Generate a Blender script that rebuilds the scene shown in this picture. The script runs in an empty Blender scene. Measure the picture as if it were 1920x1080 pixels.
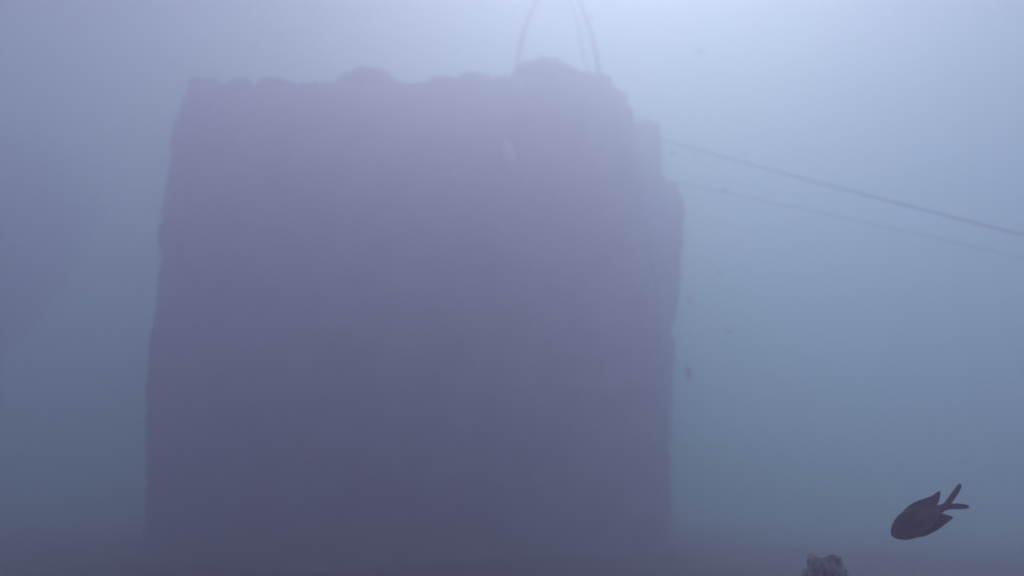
import bpy, bmesh, math, random
import numpy as np
from mathutils import Vector, Matrix, noise

random.seed(7); np.random.seed(7); noise.seed_set(7)
S = bpy.context.scene
C = S.collection
R = math.radians

# ------------------------------------------------------------------ camera
CAM = Vector((0, 0, 0.34)); PITCH = R(16.0); FOC = 1371.0      # focal length in photo pixels (1920 wide)
cd = bpy.data.cameras.new('camera'); cam = bpy.data.objects.new('camera', cd); C.objects.link(cam)
cam.location = CAM; cam.rotation_euler = (R(90) + PITCH, 0, 0)
cd.sensor_width = 36; cd.lens = 36 * FOC / 1920; cd.clip_start = 0.02; cd.clip_end = 500
S.camera = cam
cd.dof.use_dof = True; cd.dof.focus_distance = 1.0; cd.dof.aperture_fstop = 3.0

# ------------------------------------------------------------------ world, sun, exposure
SUN_EL, SUN_AZ = R(55.9), R(15.5)            # azimuth measured from +Y towards +X
w = bpy.data.worlds.new('World'); S.world = w; w.use_nodes = True
nt = w.node_tree; bg = nt.nodes['Background']
sky = nt.nodes.new('ShaderNodeTexSky'); sky.sky_type = 'NISHITA'; sky.sun_disc = False
sky.sun_elevation = SUN_EL; sky.sun_rotation = SUN_AZ
sky.air_density = 1.0; sky.dust_density = 2.0
nt.links.new(sky.outputs[0], bg.inputs[0]); bg.inputs[1].default_value = 0.05
ld = bpy.data.lights.new('sun', 'SUN'); ld.energy = 5.0; ld.angle = R(27); ld.color = (1.0, 0.645, 0.715)
sun = bpy.data.objects.new('sun', ld); C.objects.link(sun)
sd = Vector((math.sin(SUN_AZ) * math.cos(SUN_EL), math.cos(SUN_AZ) * math.cos(SUN_EL), math.sin(SUN_EL)))
sun.rotation_euler = sd.to_track_quat('Z', 'Y').to_euler(); sun.location = (0, 0, 20)
S.view_settings.view_transform = 'Standard'; S.view_settings.look = 'None'
S.view_settings.exposure = -0.40; S.view_settings.gamma = 1.0; S.view_settings.use_curve_mapping = False
cy = S.cycles
cy.use_denoising = True; cy.max_bounces = 10; cy.volume_bounces = 6; cy.diffuse_bounces = 2
cy.sample_clamp_indirect = 4.0

# murky sea water: one closed box of even density round everything
WATER_TOP = 5.05
HAZE_DENSITY = 0.482; HAZE_COLOR = (0.715, 0.565, 0.786); HAZE_ABSORB = (0.0236, 0.5756, 0.793); HAZE_G = 0.694

# ------------------------------------------------------------------ helpers
def at(px, py, Y):
    """world point at distance Y straight ahead that the photo shows at pixel (px, py)"""
    x = (px - 960) / FOC; z = (540 - py) / FOC
    d = Vector((x, math.cos(PITCH) - z * math.sin(PITCH), math.sin(PITCH) + z * math.cos(PITCH)))
    return CAM + d * (Y / d.y)

def new_obj(name, me, mat=None, parent=None):
    o = bpy.data.objects.new(name, me); C.objects.link(o)
    if mat: me.materials.append(mat)
    if parent: o.parent = parent
    return o

def from_np(name, V, F, mat=None, parent=None, smooth=True):
    me = bpy.data.meshes.new(name); me.from_pydata([tuple(map(float, v)) for v in V], [], [tuple(map(int, f)) for f in F])
    me.validate(); me.update()
    if smooth: me.polygons.foreach_set('use_smooth', [True] * len(me.polygons))
    return new_obj(name, me, mat, parent)

def tag(o, label=None, cat=None, group=None, kind=None):
    if label: o['label'] = label
    if cat: o['category'] = cat
    if group: o['group'] = group
    if kind: o['kind'] = kind
    return o

def empty(name, loc):
    o = bpy.data.objects.new(name, None); C.objects.link(o); o.location = loc; o.empty_display_size = .1
    return o

def mat_noise(name, c1, c2, scale=6, rough=.9, c3=None, bump=.3, spec=.1):
    m = bpy.data.materials.new(name); m.use_nodes = True; t = m.node_tree; b = t.nodes['Principled BSDF']
    tc = t.nodes.new('ShaderNodeTexCoord')
    n = t.nodes.new('ShaderNodeTexNoise'); n.inputs['Scale'].default_value = scale; n.inputs['Detail'].default_value = 7
    n.inputs['Roughness'].default_value = .62
    r = t.nodes.new('ShaderNodeValToRGB'); r.color_ramp.elements[0].position = .34; r.color_ramp.elements[1].position = .66
    r.color_ramp.elements[0].color = (*c1, 1); r.color_ramp.elements[1].color = (*c2, 1)
    if c3:
        e = r.color_ramp.elements.new(.52); e.color = (*c3, 1)
    bp = t.nodes.new('ShaderNodeBump'); bp.inputs['Strength'].default_value = bump; bp.inputs['Distance'].default_value = .02
    n2 = t.nodes.new('ShaderNodeTexNoise'); n2.inputs['Scale'].default_value = scale * 5; n2.inputs['Detail'].default_value = 5
    t.links.new(tc.outputs['Object'], n.inputs['Vector']); t.links.new(tc.outputs['Object'], n2.inputs['Vector'])
    t.links.new(n.outputs['Fac'], r.inputs['Fac']); t.links.new(r.outputs['Color'], b.inputs['Base Color'])
    t.links.new(n2.outputs['Fac'], bp.inputs['Height']); t.links.new(bp.outputs['Normal'], b.inputs['Normal'])
    b.inputs['Roughness'].default_value = rough; b.inputs['Specular IOR Level'].default_value = spec
    return m

M_CONC = mat_noise('encrusted_concrete', (.46, .32, .37), (.72, .54, .60), 3.2, c3=(.60, .44, .50))
M_CONC2 = mat_noise('weathered_concrete', (.28, .29, .32), (.44, .45, .50), 3.0)
M_ALGAE = mat_noise('brown_algae', (.06, .05, .035), (.17, .13, .10), 14)
M_CLEAR = mat_noise('translucent_pale_skin', (.86, .86, .88), (.96, .96, .96), 20)
_t = M_CLEAR.node_tree; _tr = _t.nodes.new('ShaderNodeBsdfTranslucent'); _mx = _t.nodes.new('ShaderNodeMixShader')
_tr.inputs[0].default_value = (.96, .95, .97, 1); _mx.inputs[0].default_value = .93
_t.links.new(_t.nodes['Principled BSDF'].outputs[0], _mx.inputs[1]); _t.links.new(_tr.outputs[0], _mx.inputs[2])
_t.links.new(_mx.outputs[0], _t.nodes['Material Output'].inputs['Surface'])
M_TURF = mat_noise('green_algal_turf', (.34, .38, .30), (.62, .62, .54), 40)
M_PALE = mat_noise('pale_sponge', (.80, .78, .80), (.92, .90, .92), 20)
M_ROPE = mat_noise('old_rope', (.08, .095, .10), (.17, .20, .20), 30)
M_SAND = mat_noise('seabed_silt', (.085, .036, .022), (.155, .070, .042), 1.6)
M_STAKE = mat_noise('encrusted_stake', (.30, .25, .27), (.88, .82, .84), 60, c3=(.66, .56, .60), bump=.8)
M_FISH = mat_noise('dark_fish_skin', (.026, .018, .016), (.14, .10, .085), 26, rough=.6, spec=.3)
M_FIN = mat_noise('dark_fish_fin', (.016, .014, .022), (.035, .03, .045), 40, rough=.6, spec=.3)
M_EYE = mat_noise('fish_eye', (.01, .01, .012), (.02, .02, .022), 5, rough=.2, spec=.5)

# ------------------------------------------------------------------ seabed
def seabed():
    n = 150; xs = np.sign(np.linspace(-1, 1, n)) * np.abs(np.linspace(-1, 1, n)) ** 2.2 * 45
    V = []; F = []
    for j, y in enumerate(xs):
        for i, x in enumerate(xs):
            h = .06 * noise.fractal(Vector((x * .6, y * .6, 3)), 1, 2, 4) + .10 * noise.noise(Vector((x * .17, y * .17, 0)))
            h += .215 * math.exp(-((x + 1.35) ** 2 / 1.0 + (y + 1.9) ** 2 / .7)) + .05 * math.exp(-((x - .2) ** 2 + (y + 1.4) ** 2) / .8)
            V.append((x, y + 4, h - .07))
    for j in range(n - 1):
        for i in range(n - 1):
            a = j * n + i; F.append((a, a + 1, a + n + 1, a + n))
    return from_np('seabed', V, F, M_SAND)
tag(seabed(), kind='structure')

# ------------------------------------------------------------------ reef blocks
def interp(tab, v):
    return float(np.interp(v, [a for a, b in tab], [b for a, b in tab]))

def cube_grid(n):
    """unit cube surface, merged"""
    V = {}; F = []
    def vid(p):
        k = tuple(round(c, 5) for c in p)
        if k not in V: V[k] = len(V)
        return V[k]
    g = np.linspace(0, 1, n + 1)
    for ax in range(3):
        for s in (0, 1):
            for i in range(n):
                for j in range(n):
                    q = []
                    for (a, b) in ((i, j), (i + 1, j), (i + 1, j + 1), (i, j + 1)):
                        p = [0, 0, 0]; p[ax] = s; p[(ax + 1) % 3] = g[a]; p[(ax + 2) % 3] = g[b]
                        q.append(vid(p))
                    F.append(q if s else q[::-1])
    return [np.array(k) for k in V], F

def block(name, Y, depth, left, right, top, mat, parent, n=70, rnd=.05, amp=.02, seed=0):
    """left/right: (py, px) tables, top: (px, py) table, all measured on the face that stands Y ahead"""
    Lz = sorted((at(px, py, Y).z, at(px, py, Y).x) for py, px in left)
    Rz = sorted((at(px, py, Y).z, at(px, py, Y).x) for py, px in right)
    Tx = sorted((at(px, py, Y).x, at(px, py, Y).z) for px, py in top)
    V, F = cube_grid(n); out = []
    for u, v, t in V:                                   # u across, v depth, t height
        z0 = max(z for z, _ in Lz + Rz)
        x = 0
        z = t * z0
        for _ in range(3):
            l = interp(Lz, z); r = interp(Rz, z); x = l + (r - l) * u
            z = -.15 + t * (interp(Tx, x) + .15)
        y = Y + v * depth
        # rounded vertical and top arrises
        cx = min(u, 1 - u) * (r - l); cyy = min(v, 1 - v) * depth; ct = (1 - t) * interp(Tx, x)
        for a, b in ((cx, cyy), (cyy, ct)):
            pass
        if cx < rnd and cyy < rnd:
            k = (1 - cx / rnd) * (1 - cyy / rnd) * rnd * .3
            x += k if u < .5 else -k; y += k if v < .5 else -k
        if cyy < rnd and ct < rnd:
            y += (1 - cyy / rnd) * (1 - ct / rnd) * rnd * .4 * (1 if v < .5 else -1)
        p = Vector((x, y, z)); q = p * 1.0 + Vector((seed * 9.1, 0, 0))
        a = noise.fractal(q * 2.2, 1, 2, 4) * amp * 1.2 + noise.fractal(q * 11, 1, 2, 3) * amp * .6
        d = Vector((u - .5, v - .5, max(0, t - .5) * .6))
        m = max(abs(c) for c in d)
        d = Vector([c if abs(c) > m * .96 else 0 for c in d]).normalized()
        p += d * a
        out.append(p)
    return from_np(name, out, F, mat, parent)

def lump(name, c, r, mat, parent, amp=.35, sub=3, freq=3.0, seed=0):
    bm = bmesh.new(); bmesh.ops.create_icosphere(bm, subdivisions=sub, radius=1)
    for v in bm.verts:
        k = 1 + amp * noise.fractal(v.co * freq + Vector((seed * 7.7, seed, 0)), 1, 2, 3)
        v.co = Vector((v.co.x * r[0] * k, v.co.y * r[1] * k, v.co.z * r[2] * k))
    for f in bm.faces: f.smooth = True
    me = bpy.data.meshes.new(name); bm.to_mesh(me); bm.free()
    o = new_obj(name, me, mat, parent); o.location = c - (parent.location if parent else Vector())
    return o

def kids_at(root, objs):
    for o in objs: o.location = -root.location

YB = 5.1
rb = empty('reef_block', (at(760, 700, YB).x, YB, 0))
tag(rb, 'big encrusted concrete block filling the middle, with the rope loop on top', 'block')
left = [(152, 348), (190, 340), (215, 326), (260, 318), (320, 310), (400, 300), (500, 290), (560, 287), (650, 280),
        (750, 273), (830, 270), (900, 267), (1080, 262), (1250, 258)]
right = [(150, 1150), (163, 1155), (170, 1170), (195, 1184), (228, 1190), (300, 1202), (400, 1216), (500, 1226),
         (600, 1234), (700, 1242), (800, 1246), (1080, 1250), (1250, 1252)]
top = [(345, 153), (415, 153), (425, 156), (470, 156), (560, 157), (630, 156), (740, 150), (790, 150), (850, 148),
       (900, 144), (960, 142), (1095, 140), (1120, 140), (1150, 150), (1156, 163), (1170, 170), (1182, 195), (1190, 226)]
kids_at(rb, [block('concrete_body', YB, 2.7, left, right, top, M_CONC, rb, n=100, amp=.026)])

def growth(px, py, wpx, hpx, Y=YB, mat=None, dy=.10, seed=0, parent=None, name='algae_tuft', amp=.35):
    c = at(px, py, Y + dy); k = (Y + dy) / FOC
    return lump(name, c, (wpx * k / 2, max(wpx * k * .4, .05), hpx * k / 2), mat or M_ALGAE, parent or rb, seed=seed, amp=amp)
for i, (px, py, wp, hp) in enumerate([(372, 158, 44, 20), (398, 156, 30, 18), (442, 158, 34, 24), (458, 156, 26, 22), (512, 159, 60, 22),
                                      (540, 160, 30, 18), (575, 163, 30, 16), (592, 160, 14, 20), (612, 164, 34, 18), (652, 154, 44, 40),
                                      (690, 149, 84, 42), (722, 155, 50, 26), (830, 154, 60, 12), (890, 150, 70, 14), (1020, 140, 110, 52),
                                      (1060, 142, 60, 44), (985, 146, 50, 40), (1098, 148, 50, 26), (1128, 150, 40, 22), (1160, 190, 40, 46),
                                      (1172, 215, 36, 40)]):
    growth(px, py, wp, hp, seed=i)
growth(330, 262, 16, 60, seed=31, name='side_growth'); growth(306, 440, 14, 60, seed=32, name='side_growth')
growth(291, 640, 12, 80, seed=33, name='side_growth')
# faint clumps of growth and pale sponges on the front face
rnd = random.Random(5)
for i in range(9):
    px = rnd.uniform(330, 1180); py = rnd.uniform(230, 1000)
    growth(px, py, rnd.uniform(30, 80), rnd.uniform(30, 80), Y=YB + .03, dy=0, seed=40 + i, mat=M_CONC, name='face_growth')

YB2 = 5.9
r2 = empty('reef_block', (at(1150, 700, YB2).x, YB2, 0))
tag(r2, 'lower concrete block behind the right edge of the big block, where the two ropes start', 'block')
l2 = [(150, 1000), (1250, 1000)]
rt2 = [(232, 1238), (260, 1242), (320, 1243), (335, 1250), (350, 1262), (365, 1274), (385, 1281), (430, 1282), (500, 1278), (560, 1273),
       (600, 1268), (622, 1259), (640, 1266), (700, 1266), (760, 1263), (850, 1261), (900, 1262), (1080, 1256), (1250, 1256)]
t2 = [(1000, 225), (1190, 228), (1215, 230), (1236, 233), (1290, 235)]
kids_at(r2, [block('concrete_body', YB2, 1.9, l2, rt2, t2, M_CONC2, r2, n=100, amp=.018, seed=3)])
for i, (px, py, wp, hp) in enumerate([(1210, 232, 34, 12), (1228, 238, 24, 16), (1268, 395, 34, 70), (1262, 360, 24, 40), (1268, 460, 24, 80),
                                      (1258, 660, 16, 60)]):
    growth(px, py, wp, hp, Y=YB2, dy=.2, seed=80 + i, parent=r2, name='side_growth')

def turf(root, mat, count, xfade, seed):
    """short fuzzy growth on the upper and outer edges: thin three-sided blades, far too many to count"""
    rr = random.Random(seed); body = [c for c in root.children if c.name.startswith('concrete_body')][0]
    me = body.data; V = []; F = []
    zs = [v.co.z for v in me.vertices]; zt = max(zs); xs = [v.co.x for v in me.vertices]; xa, xb = min(xs), max(xs); ya = min(v.co.y for v in me.vertices)
    cand = []
    for p in me.polygons:
        c = p.center
        if c.y > ya + .5 or c.z < .2: continue
        edge = max(math.exp(-(zt - c.z) / .07), math.exp(-(c.x - xa) / .10) * xfade, math.exp(-(xb - c.x) / .10), .05)
        cand.append((p, edge))
    ws = [w_ for _, w_ in cand]
    for p, _ in rr.choices(cand, weights=ws, k=count):
        b0 = p.center + Vector((rr.uniform(-.02, .02), rr.uniform(-.01, .02), rr.uniform(-.02, .02)))
        nrm = p.normal.copy(); d = (nrm + Vector((rr.uniform(-.7, .7), rr.uniform(-.7, .7), rr.uniform(-.2, 1.0)))).normalized()
        patch = max(0, noise.noise(b0 * 4) + .45)
        ln = rr.uniform(.008, .03) * (.4 + 1.5 * patch); wd = rr.uniform(.002, .005)
        a = d.orthogonal().normalized(); b = d.cross(a); k = len(V)
        b0 = b0 - nrm * .006
        for q in range(3):
            th = q * 2.0944; V.append(b0 + (a * math.cos(th) + b * math.sin(th)) * wd)
        mid = b0 + d * ln * .6
        for q in range(3):
            th = q * 2.0944 + .5; V.append(mid + (a * math.cos(th) + b * math.sin(th)) * wd * .8)
        V.append(b0 + d * ln + Vector((rr.uniform(-.3, .3), 0, rr.uniform(-.3, .1))) * ln)
        for q in range(3):
            F += [(k + q, k + (q + 1) % 3, k + 3 + (q + 1) % 3, k + 3 + q), (k + 3 + q, k + 3 + (q + 1) % 3, k + 6)]
    o = from_np('algae_turf', V, F, mat, root); o.location = -root.location
    return tag(o, kind='stuff')
turf(rb, M_ALGAE, 9000, 1.0, 3)
turf(r2, M_ALGAE, 4000, 0.0, 4)

YB3 = 7.1  # added block shape, stands in for a soft dark smudge at far left
r3 = empty('reef_block', (at(40, 700, YB3).x, YB3, 0))
tag(r3, 'faint far block shape added to darken the water at the left edge', 'block')
l3 = [(200, -420), (1250, -420)]
rt3 = [(215, 90), (260, 118), (330, 128), (430, 112), (500, 70), (560, 10), (640, -60), (800, -100), (1250, -100)]
t3 = [(-420, 228), (-100, 222), (20, 224), (70, 240), (100, 265), (130, 300)]
kids_at(r3, [block('concrete_body', YB3, .8, l3, rt3, t3, M_CONC, r3, n=60, amp=.16, rnd=.3, seed=9)])

# ------------------------------------------------------------------ ropes
def tube(name, pts, rad, mat, parent=None, seg=10, twist=True, per=None):
    """closed rope: three-strand relief on a swept circle"""
    P = [Vector(p) for p in pts]; V = []; F = []
    L = 0
    for i, p in enumerate(P):
        t = (P[min(i + 1, len(P) - 1)] - P[max(i - 1, 0)]).normalized()
        a = t.cross(Vector((0, 1, .13))).normalized(); b = t.cross(a)
        if i: L += (p - P[i - 1]).length
        r0 = rad(i / (len(P) - 1)) if callable(rad) else rad
        for k in range(seg):
            th = 2 * math.pi * k / seg
            rr = r0 * (1 + (.10 * math.cos(3 * th + L / (r0 * 2.2)) if twist else 0) + .22 * noise.fractal(p * 16, 1, 2, 3) + .16 * noise.noise(p * 9 + Vector((th, 0, 0))))
            V.append(p + (a * math.cos(th) + b * math.sin(th)) * rr)
    for i in range(len(P) - 1):
        for k in range(seg):
            F.append((i * seg + k, i * seg + (k + 1) % seg, (i + 1) * seg + (k + 1) % seg, (i + 1) * seg + k))
    F.append(tuple(range(seg))[::-1]); F.append(tuple(range((len(P) - 1) * seg, len(P) * seg)))
    return from_np(name, V, F, mat, parent)

def smooth_path(ctrl, n):
    ctrl = [Vector(c) for c in ctrl]; c = [ctrl[0] * 2 - ctrl[1]] + ctrl + [ctrl[-1] * 2 - ctrl[-2]]; out = []
    for i in range(1, len(c) - 2):
        for k in range(n):
            t = k / n
            out.append(.5 * ((2 * c[i]) + (c[i + 1] - c[i - 1]) * t + (2 * c[i - 1] - 5 * c[i] + 4 * c[i + 1] - c[i + 2]) * t * t
                             + (3 * c[i] - c[i - 1] - 3 * c[i + 1] + c[i + 2]) * t ** 3))
    out.append(ctrl[-1]); return out

YL = YB + .22
loop = [(966, 150), (970, 118), (979, 72), (991, 36), (1008, 2), (1030, -24), (1052, -30), (1076, -16), (1094, 18), (1108, 60), (1117, 98), (1124, 150)]
lo = tube('lifting_loop', smooth_path([at(x, y, YL + .05 * math.sin(i)) for i, (x, y) in enumerate(loop)], 14),
          lambda t: .0155 + .002 * math.sin(t * 9), M_ROPE)
tag(lo, 'thick arched rope loop standing up on top of the big block', 'rope')
thin = [(1106, 150), (1101, 125), (1092, 98), (1086, 60), (1080, 30), (1068, 2), (1056, -14), (1046, -26)]
th = tube('thin_line', smooth_path([at(x, y, YL - .05) for x, y in thin], 12), .0075, M_ROPE)
tag(th, 'thin slack line hanging inside the arched rope loop', 'line')

def long_rope(name, a, b, far, rad, sag, label):
    P = [a]; n = 120
    for i in range(1, n + 1):
        t = i / n; p = a.lerp(b, t) + Vector((0, 0, -sag * math.sin(math.pi * t))); P.append(p)
    for i in range(1, 60):
        P.append(b.lerp(far, i / 59))
    return tag(tube(name, P, rad, M_ROPE, seg=8), label, 'rope')
a1 = at(1236, 261, YB2 + .25); b1 = at(1921, 441, 4.6); f1 = b1 + (b1 - a1) * 2.2; f1.z = .0
long_rope('mooring_rope', a1, b1, f1, .0112, .014, 'upper and thicker rope slanting from the rear block down to the right edge')
a2 = at(1254, 340, YB2 + .3); b2 = at(1921, 484, 5.5); f2 = b2 + (b2 - a2) * 2.2; f2.z = .0
long_rope('mooring_rope', a2, b2, f2, .0085, -.012, 'lower and fainter rope slanting from the rear block to the right edge')

# ------------------------------------------------------------------ encrusted stake close to the camera
sp = at(1545, 1040, 1.0)
st = empty('marker_stake', (sp.x, sp.y, 0)); tag(st, 'stubby encrusted stake poking up at the bottom edge below the fish', 'stake')
def stake():
    V = []; F = []; seg = 40; rows = 70; h = sp.z + .06
    for j in range(rows + 1):
        z = -.06 + h * j / rows
        for k in range(seg):
            th = 2 * math.pi * k / seg
            r = (.0205 + .12 * min(sp.z - z, .05)) * (1 + .16 * noise.fractal(Vector((math.cos(th) * 1.5, math.sin(th) * 1.5, z * 60)), 1, 2, 4))
            if j == rows: r *= .94
            V.append((r * math.cos(th), r * math.sin(th), z + (.002 * noise.noise(Vector((math.cos(th) * 3, math.sin(th) * 3, 1))) if j == rows else 0)))
    for j in range(rows):
        for k in range(seg):
            F.append((j * seg + k, j * seg + (k + 1) % seg, (j + 1) * seg + (k + 1) % seg, (j + 1) * seg + k))
    F.append(tuple(range(rows * seg, (rows + 1) * seg)))
    return from_np('shaft', V, F, M_STAKE, st)
stake()
for i, (px, py, r) in enumerate([(1509, 1074, .004), (1581, 1070, .0045), (1584, 1082, .005), (1503, 1086, .006), (1588, 1094, .007), (1530, 1062, .005), (1560, 1056, .004)]):
    lump('encrusting_growth', at(px, py, 1.0 if i < 5 else .982), (r, r, r * 1.3), M_STAKE if i > 4 else M_TURF, st, seed=i, sub=3, amp=.3)

# ------------------------------------------------------------------ fish
def fish_mesh_parts(root, detail=True, skin=None, finm=None):
    """damselfish about 11 cm long, nose at -X, back at +Z; body, fins, forked tail"""
    L = .11; rows = 26 if detail else 10; seg = 20 if detail else 10
    prof = [(0, .0), (.004, .024), (.012, .040), (.03, .064), (.06, .092), (.1, .122), (.16, .156), (.24, .186), (.34, .206), (.44, .208), (.54, .196), (.64, .166), (.74, .124), (.82, .088), (.89, .064), (.95, .056), (1, .052)]
    V = []; F = []
    for j in range(rows + 1):
        t = (j / rows) ** 1.7
        h = interp(prof, t) * L * .80; wd = h * (.46 if t < .6 else .46 - .5 * (t - .6)); 
        zc = .006 * math.sin(t * math.pi) * (L / .11) * .2 
        for k in range(seg):
            a = 2 * math.pi * k / seg
            V.append((-L * .42 + t * L * .80, math.sin(a) * max(wd, .0004), math.cos(a) * max(h, .0006) + zc))
    for j in range(rows):
        for k in range(seg):
            F.append((j * seg + k, j * seg + (k + 1) % seg, (j + 1) * seg + (k + 1) % seg, (j + 1) * seg + k))
    F.append(tuple(range(seg))[::-1]); F.append(tuple(range(rows * seg, (rows + 1) * seg)))
    parts = [from_np('body', V, F, skin or M_FISH, root)]
    def fin(name, outline, y=0, th=.0008, mat=None, splay=0):
        n = len(outline); V = []
        for s in (-1, 1):
            for (x, z) in outline: V.append((x * L, y + s * th + splay * abs(z) * L, z * L))
        F = [tuple(range(n))[::-1], tuple(range(n, 2 * n))]
        for i in range(n): F.append((i, (i + 1) % n, n + (i + 1) % n, n + i))
        parts.append(from_np(name, V, F, mat or finm or M_FIN, root, smooth=False)); return parts[-1]
    fin('tail_fin', [(.35, .034), (.40, .044), (.47, .072), (.56, .108), (.64, .140), (.69, .155), (.71, .140), (.69, .112), (.62, .070), (.53, .030), (.455, .000),
                     (.52, -.022), (.58, -.055), (.63, -.085), (.655, -.112), (.64, -.130), (.59, -.124), (.50, -.088), (.42, -.052), (.35, -.036)], th=.0012)
    fin('dorsal_fin', [(-.20, .12), (-.14, .172), (-.05, .196), (.05, .202), (.14, .196), (.22, .182), (.30, .176), (.37, .184), (.415, .186), (.40, .15), (.34, .09), (.27, .05), (.1, .09), (-.1, .12)])
    fin('anal_fin', [(-.04, -.13), (.0, -.178), (.06, -.186), (.14, -.186), (.25, -.172), (.33, -.158), (.385, -.152), (.40, -.140), (.36, -.10), (.29, -.05), (.15, -.08)])
    fin('pelvic_fin', [(-.17, -.12), (-.12, -.165), (-.03, -.192), (.04, -.196), (.03, -.17), (-.06, -.12)], y=.004)
    if detail:
        fin('pectoral_fin', [(-.17, -.01), (-.10, .02), (-.02, .01), (-.01, -.03), (-.06, -.06), (-.14, -.05)], y=-.0085)
        for s in (-1, 1):
            e = lump('eye', Vector((-.325 * L, s * .0046, .028 * L)) + root.location, (.0026, .0010, .0026), M_EYE, root, amp=0, sub=2)
            parts.append(e)
    return parts

def place_fish(root, px, py, Y, roll, yaw, scale):
    root.location = at(px, py, Y); root.rotation_euler = (0, roll, yaw); root.scale = (scale,) * 3

f0 = empty('damselfish', (0, 0, 0)); fish_mesh_parts(f0)
tag(f0, 'dark damselfish with forked tail swimming close by in the lower right corner', 'fish')
place_fish(f0, 1725, 975, .86, R(-24), R(4), .845)

fp = empty('small_fish', (0, 0, 0)); fish_mesh_parts(fp, detail=False)
specs = [(1310, 97, 5.0, 20, .85, 'small faint fish highest in open water, right of the rope loop'),
         (1262, 288, 4.9, -20, .6, 'faint fish just below the start of the upper rope, nearest the block'),
         (1303, 291, 5.3, 10, .5, 'faint fish below the upper rope, second from the block'),
         (1277, 234, 5.0, 30, .38, 'tiny fish just above the start of the upper rope'),
         (1222, 134, 5.6, 15, .42, 'tiny fish above the right shoulder of the big block'),
         (1108, 32, 4.6, 60, .45, 'tiny fish touching the outside of the rope loop'),
         (1256, 160, 5.7, -30, .3, 'speck of a fish between the block shoulder and the highest fish'),
         (1346, 510, 5.2, 40, .42, 'tiny fish in open water level with the middle of the block'),
         (1293, 563, 5.0, 70, .45, 'faint fish beside the right edge of the block at mid height'),
         (1290, 698, 4.8, 80, .95, 'upright faint fish beside the lower right edge of the block'),
         (1366, 622, 5.6, 15, .55, 'very faint fish in open water right of the block, between the mid and lower ones'),
         (1358, 357, 4.6, 12, .4, 'tiny fish touching the lower rope near the block'),
         (1396, 290, 4.5, 75, .35, 'tiny fish standing upright on the upper rope')]
for i, (px, py, Y, ro, sc, lab) in enumerate(specs):
    if i == 0: o = fp
    else:
        o = fp.copy(); C.objects.link(o)
        for ch in list(fp.children):
            c = ch.copy(); C.objects.link(c); c.parent = o
    tag(o, lab, 'fish', 'small fish in the open water right of the block')
    place_fish(o, px, py, Y * 1.06, R(ro), R(rnd.uniform(-35, 35)), sc * 1.1)

pf = empty('pale_fish', (0, 0, 0)); fish_mesh_parts(pf, detail=False, skin=M_CLEAR, finm=M_CLEAR)
tag(pf, 'small pale fish hovering in front of the upper part of the big block', 'fish')
place_fish(pf, 953, 282, 2.9, R(72), R(-22), 1.12)

# specks drifting in the water
def snow():
    rr = random.Random(12); V = []; F = []
    for i in range(170):
        Y = rr.uniform(.7, 3.2); p = at(rr.uniform(-60, 1980), rr.uniform(-60, 1100), Y); r = rr.uniform(.0003, .0008) * (.6 + .4 * Y)
        k = len(V)
        for d in ((1, 0, 0), (-1, 0, 0), (0, 1, 0), (0, -1, 0), (0, 0, 1), (0, 0, -1)):
            V.append(p + Vector(d) * r * rr.uniform(.6, 1.5))
        for f in ((0, 2, 4), (2, 1, 4), (1, 3, 4), (3, 0, 4), (2, 0, 5), (1, 2, 5), (3, 1, 5), (0, 3, 5)): F.append(tuple(k + q for q in f))
    return tag(from_np('drifting_particles', V, F, M_PALE), 'tiny pale specks drifting in the murky water', 'particles', kind='stuff')
snow()

# ------------------------------------------------------------------ the water itself
def haze():
    me = bpy.data.meshes.new('haze'); bm = bmesh.new(); bmesh.ops.create_cube(bm, size=1)
    for v in bm.verts:
        v.co = Vector((v.co.x * 96, v.co.y * 96 + 4, WATER_TOP if v.co.z > 0 else -1.2))
    bm.to_mesh(me); bm.free()
    m = bpy.data.materials.new('sea_water_haze'); m.use_nodes = True; t = m.node_tree
    t.nodes.remove(t.nodes['Principled BSDF'])
    v = t.nodes.new('ShaderNodeVolumePrincipled'); v.inputs['Density'].default_value = HAZE_DENSITY
    v.inputs['Color'].default_value = (*HAZE_COLOR, 1); v.inputs['Anisotropy'].default_value = HAZE_G
    v.inputs['Absorption Color'].default_value = (*HAZE_ABSORB, 1)
    t.links.new(v.outputs[0], t.nodes['Material Output'].inputs['Volume'])
    return tag(new_obj('haze', me, m), kind='stuff')
haze()
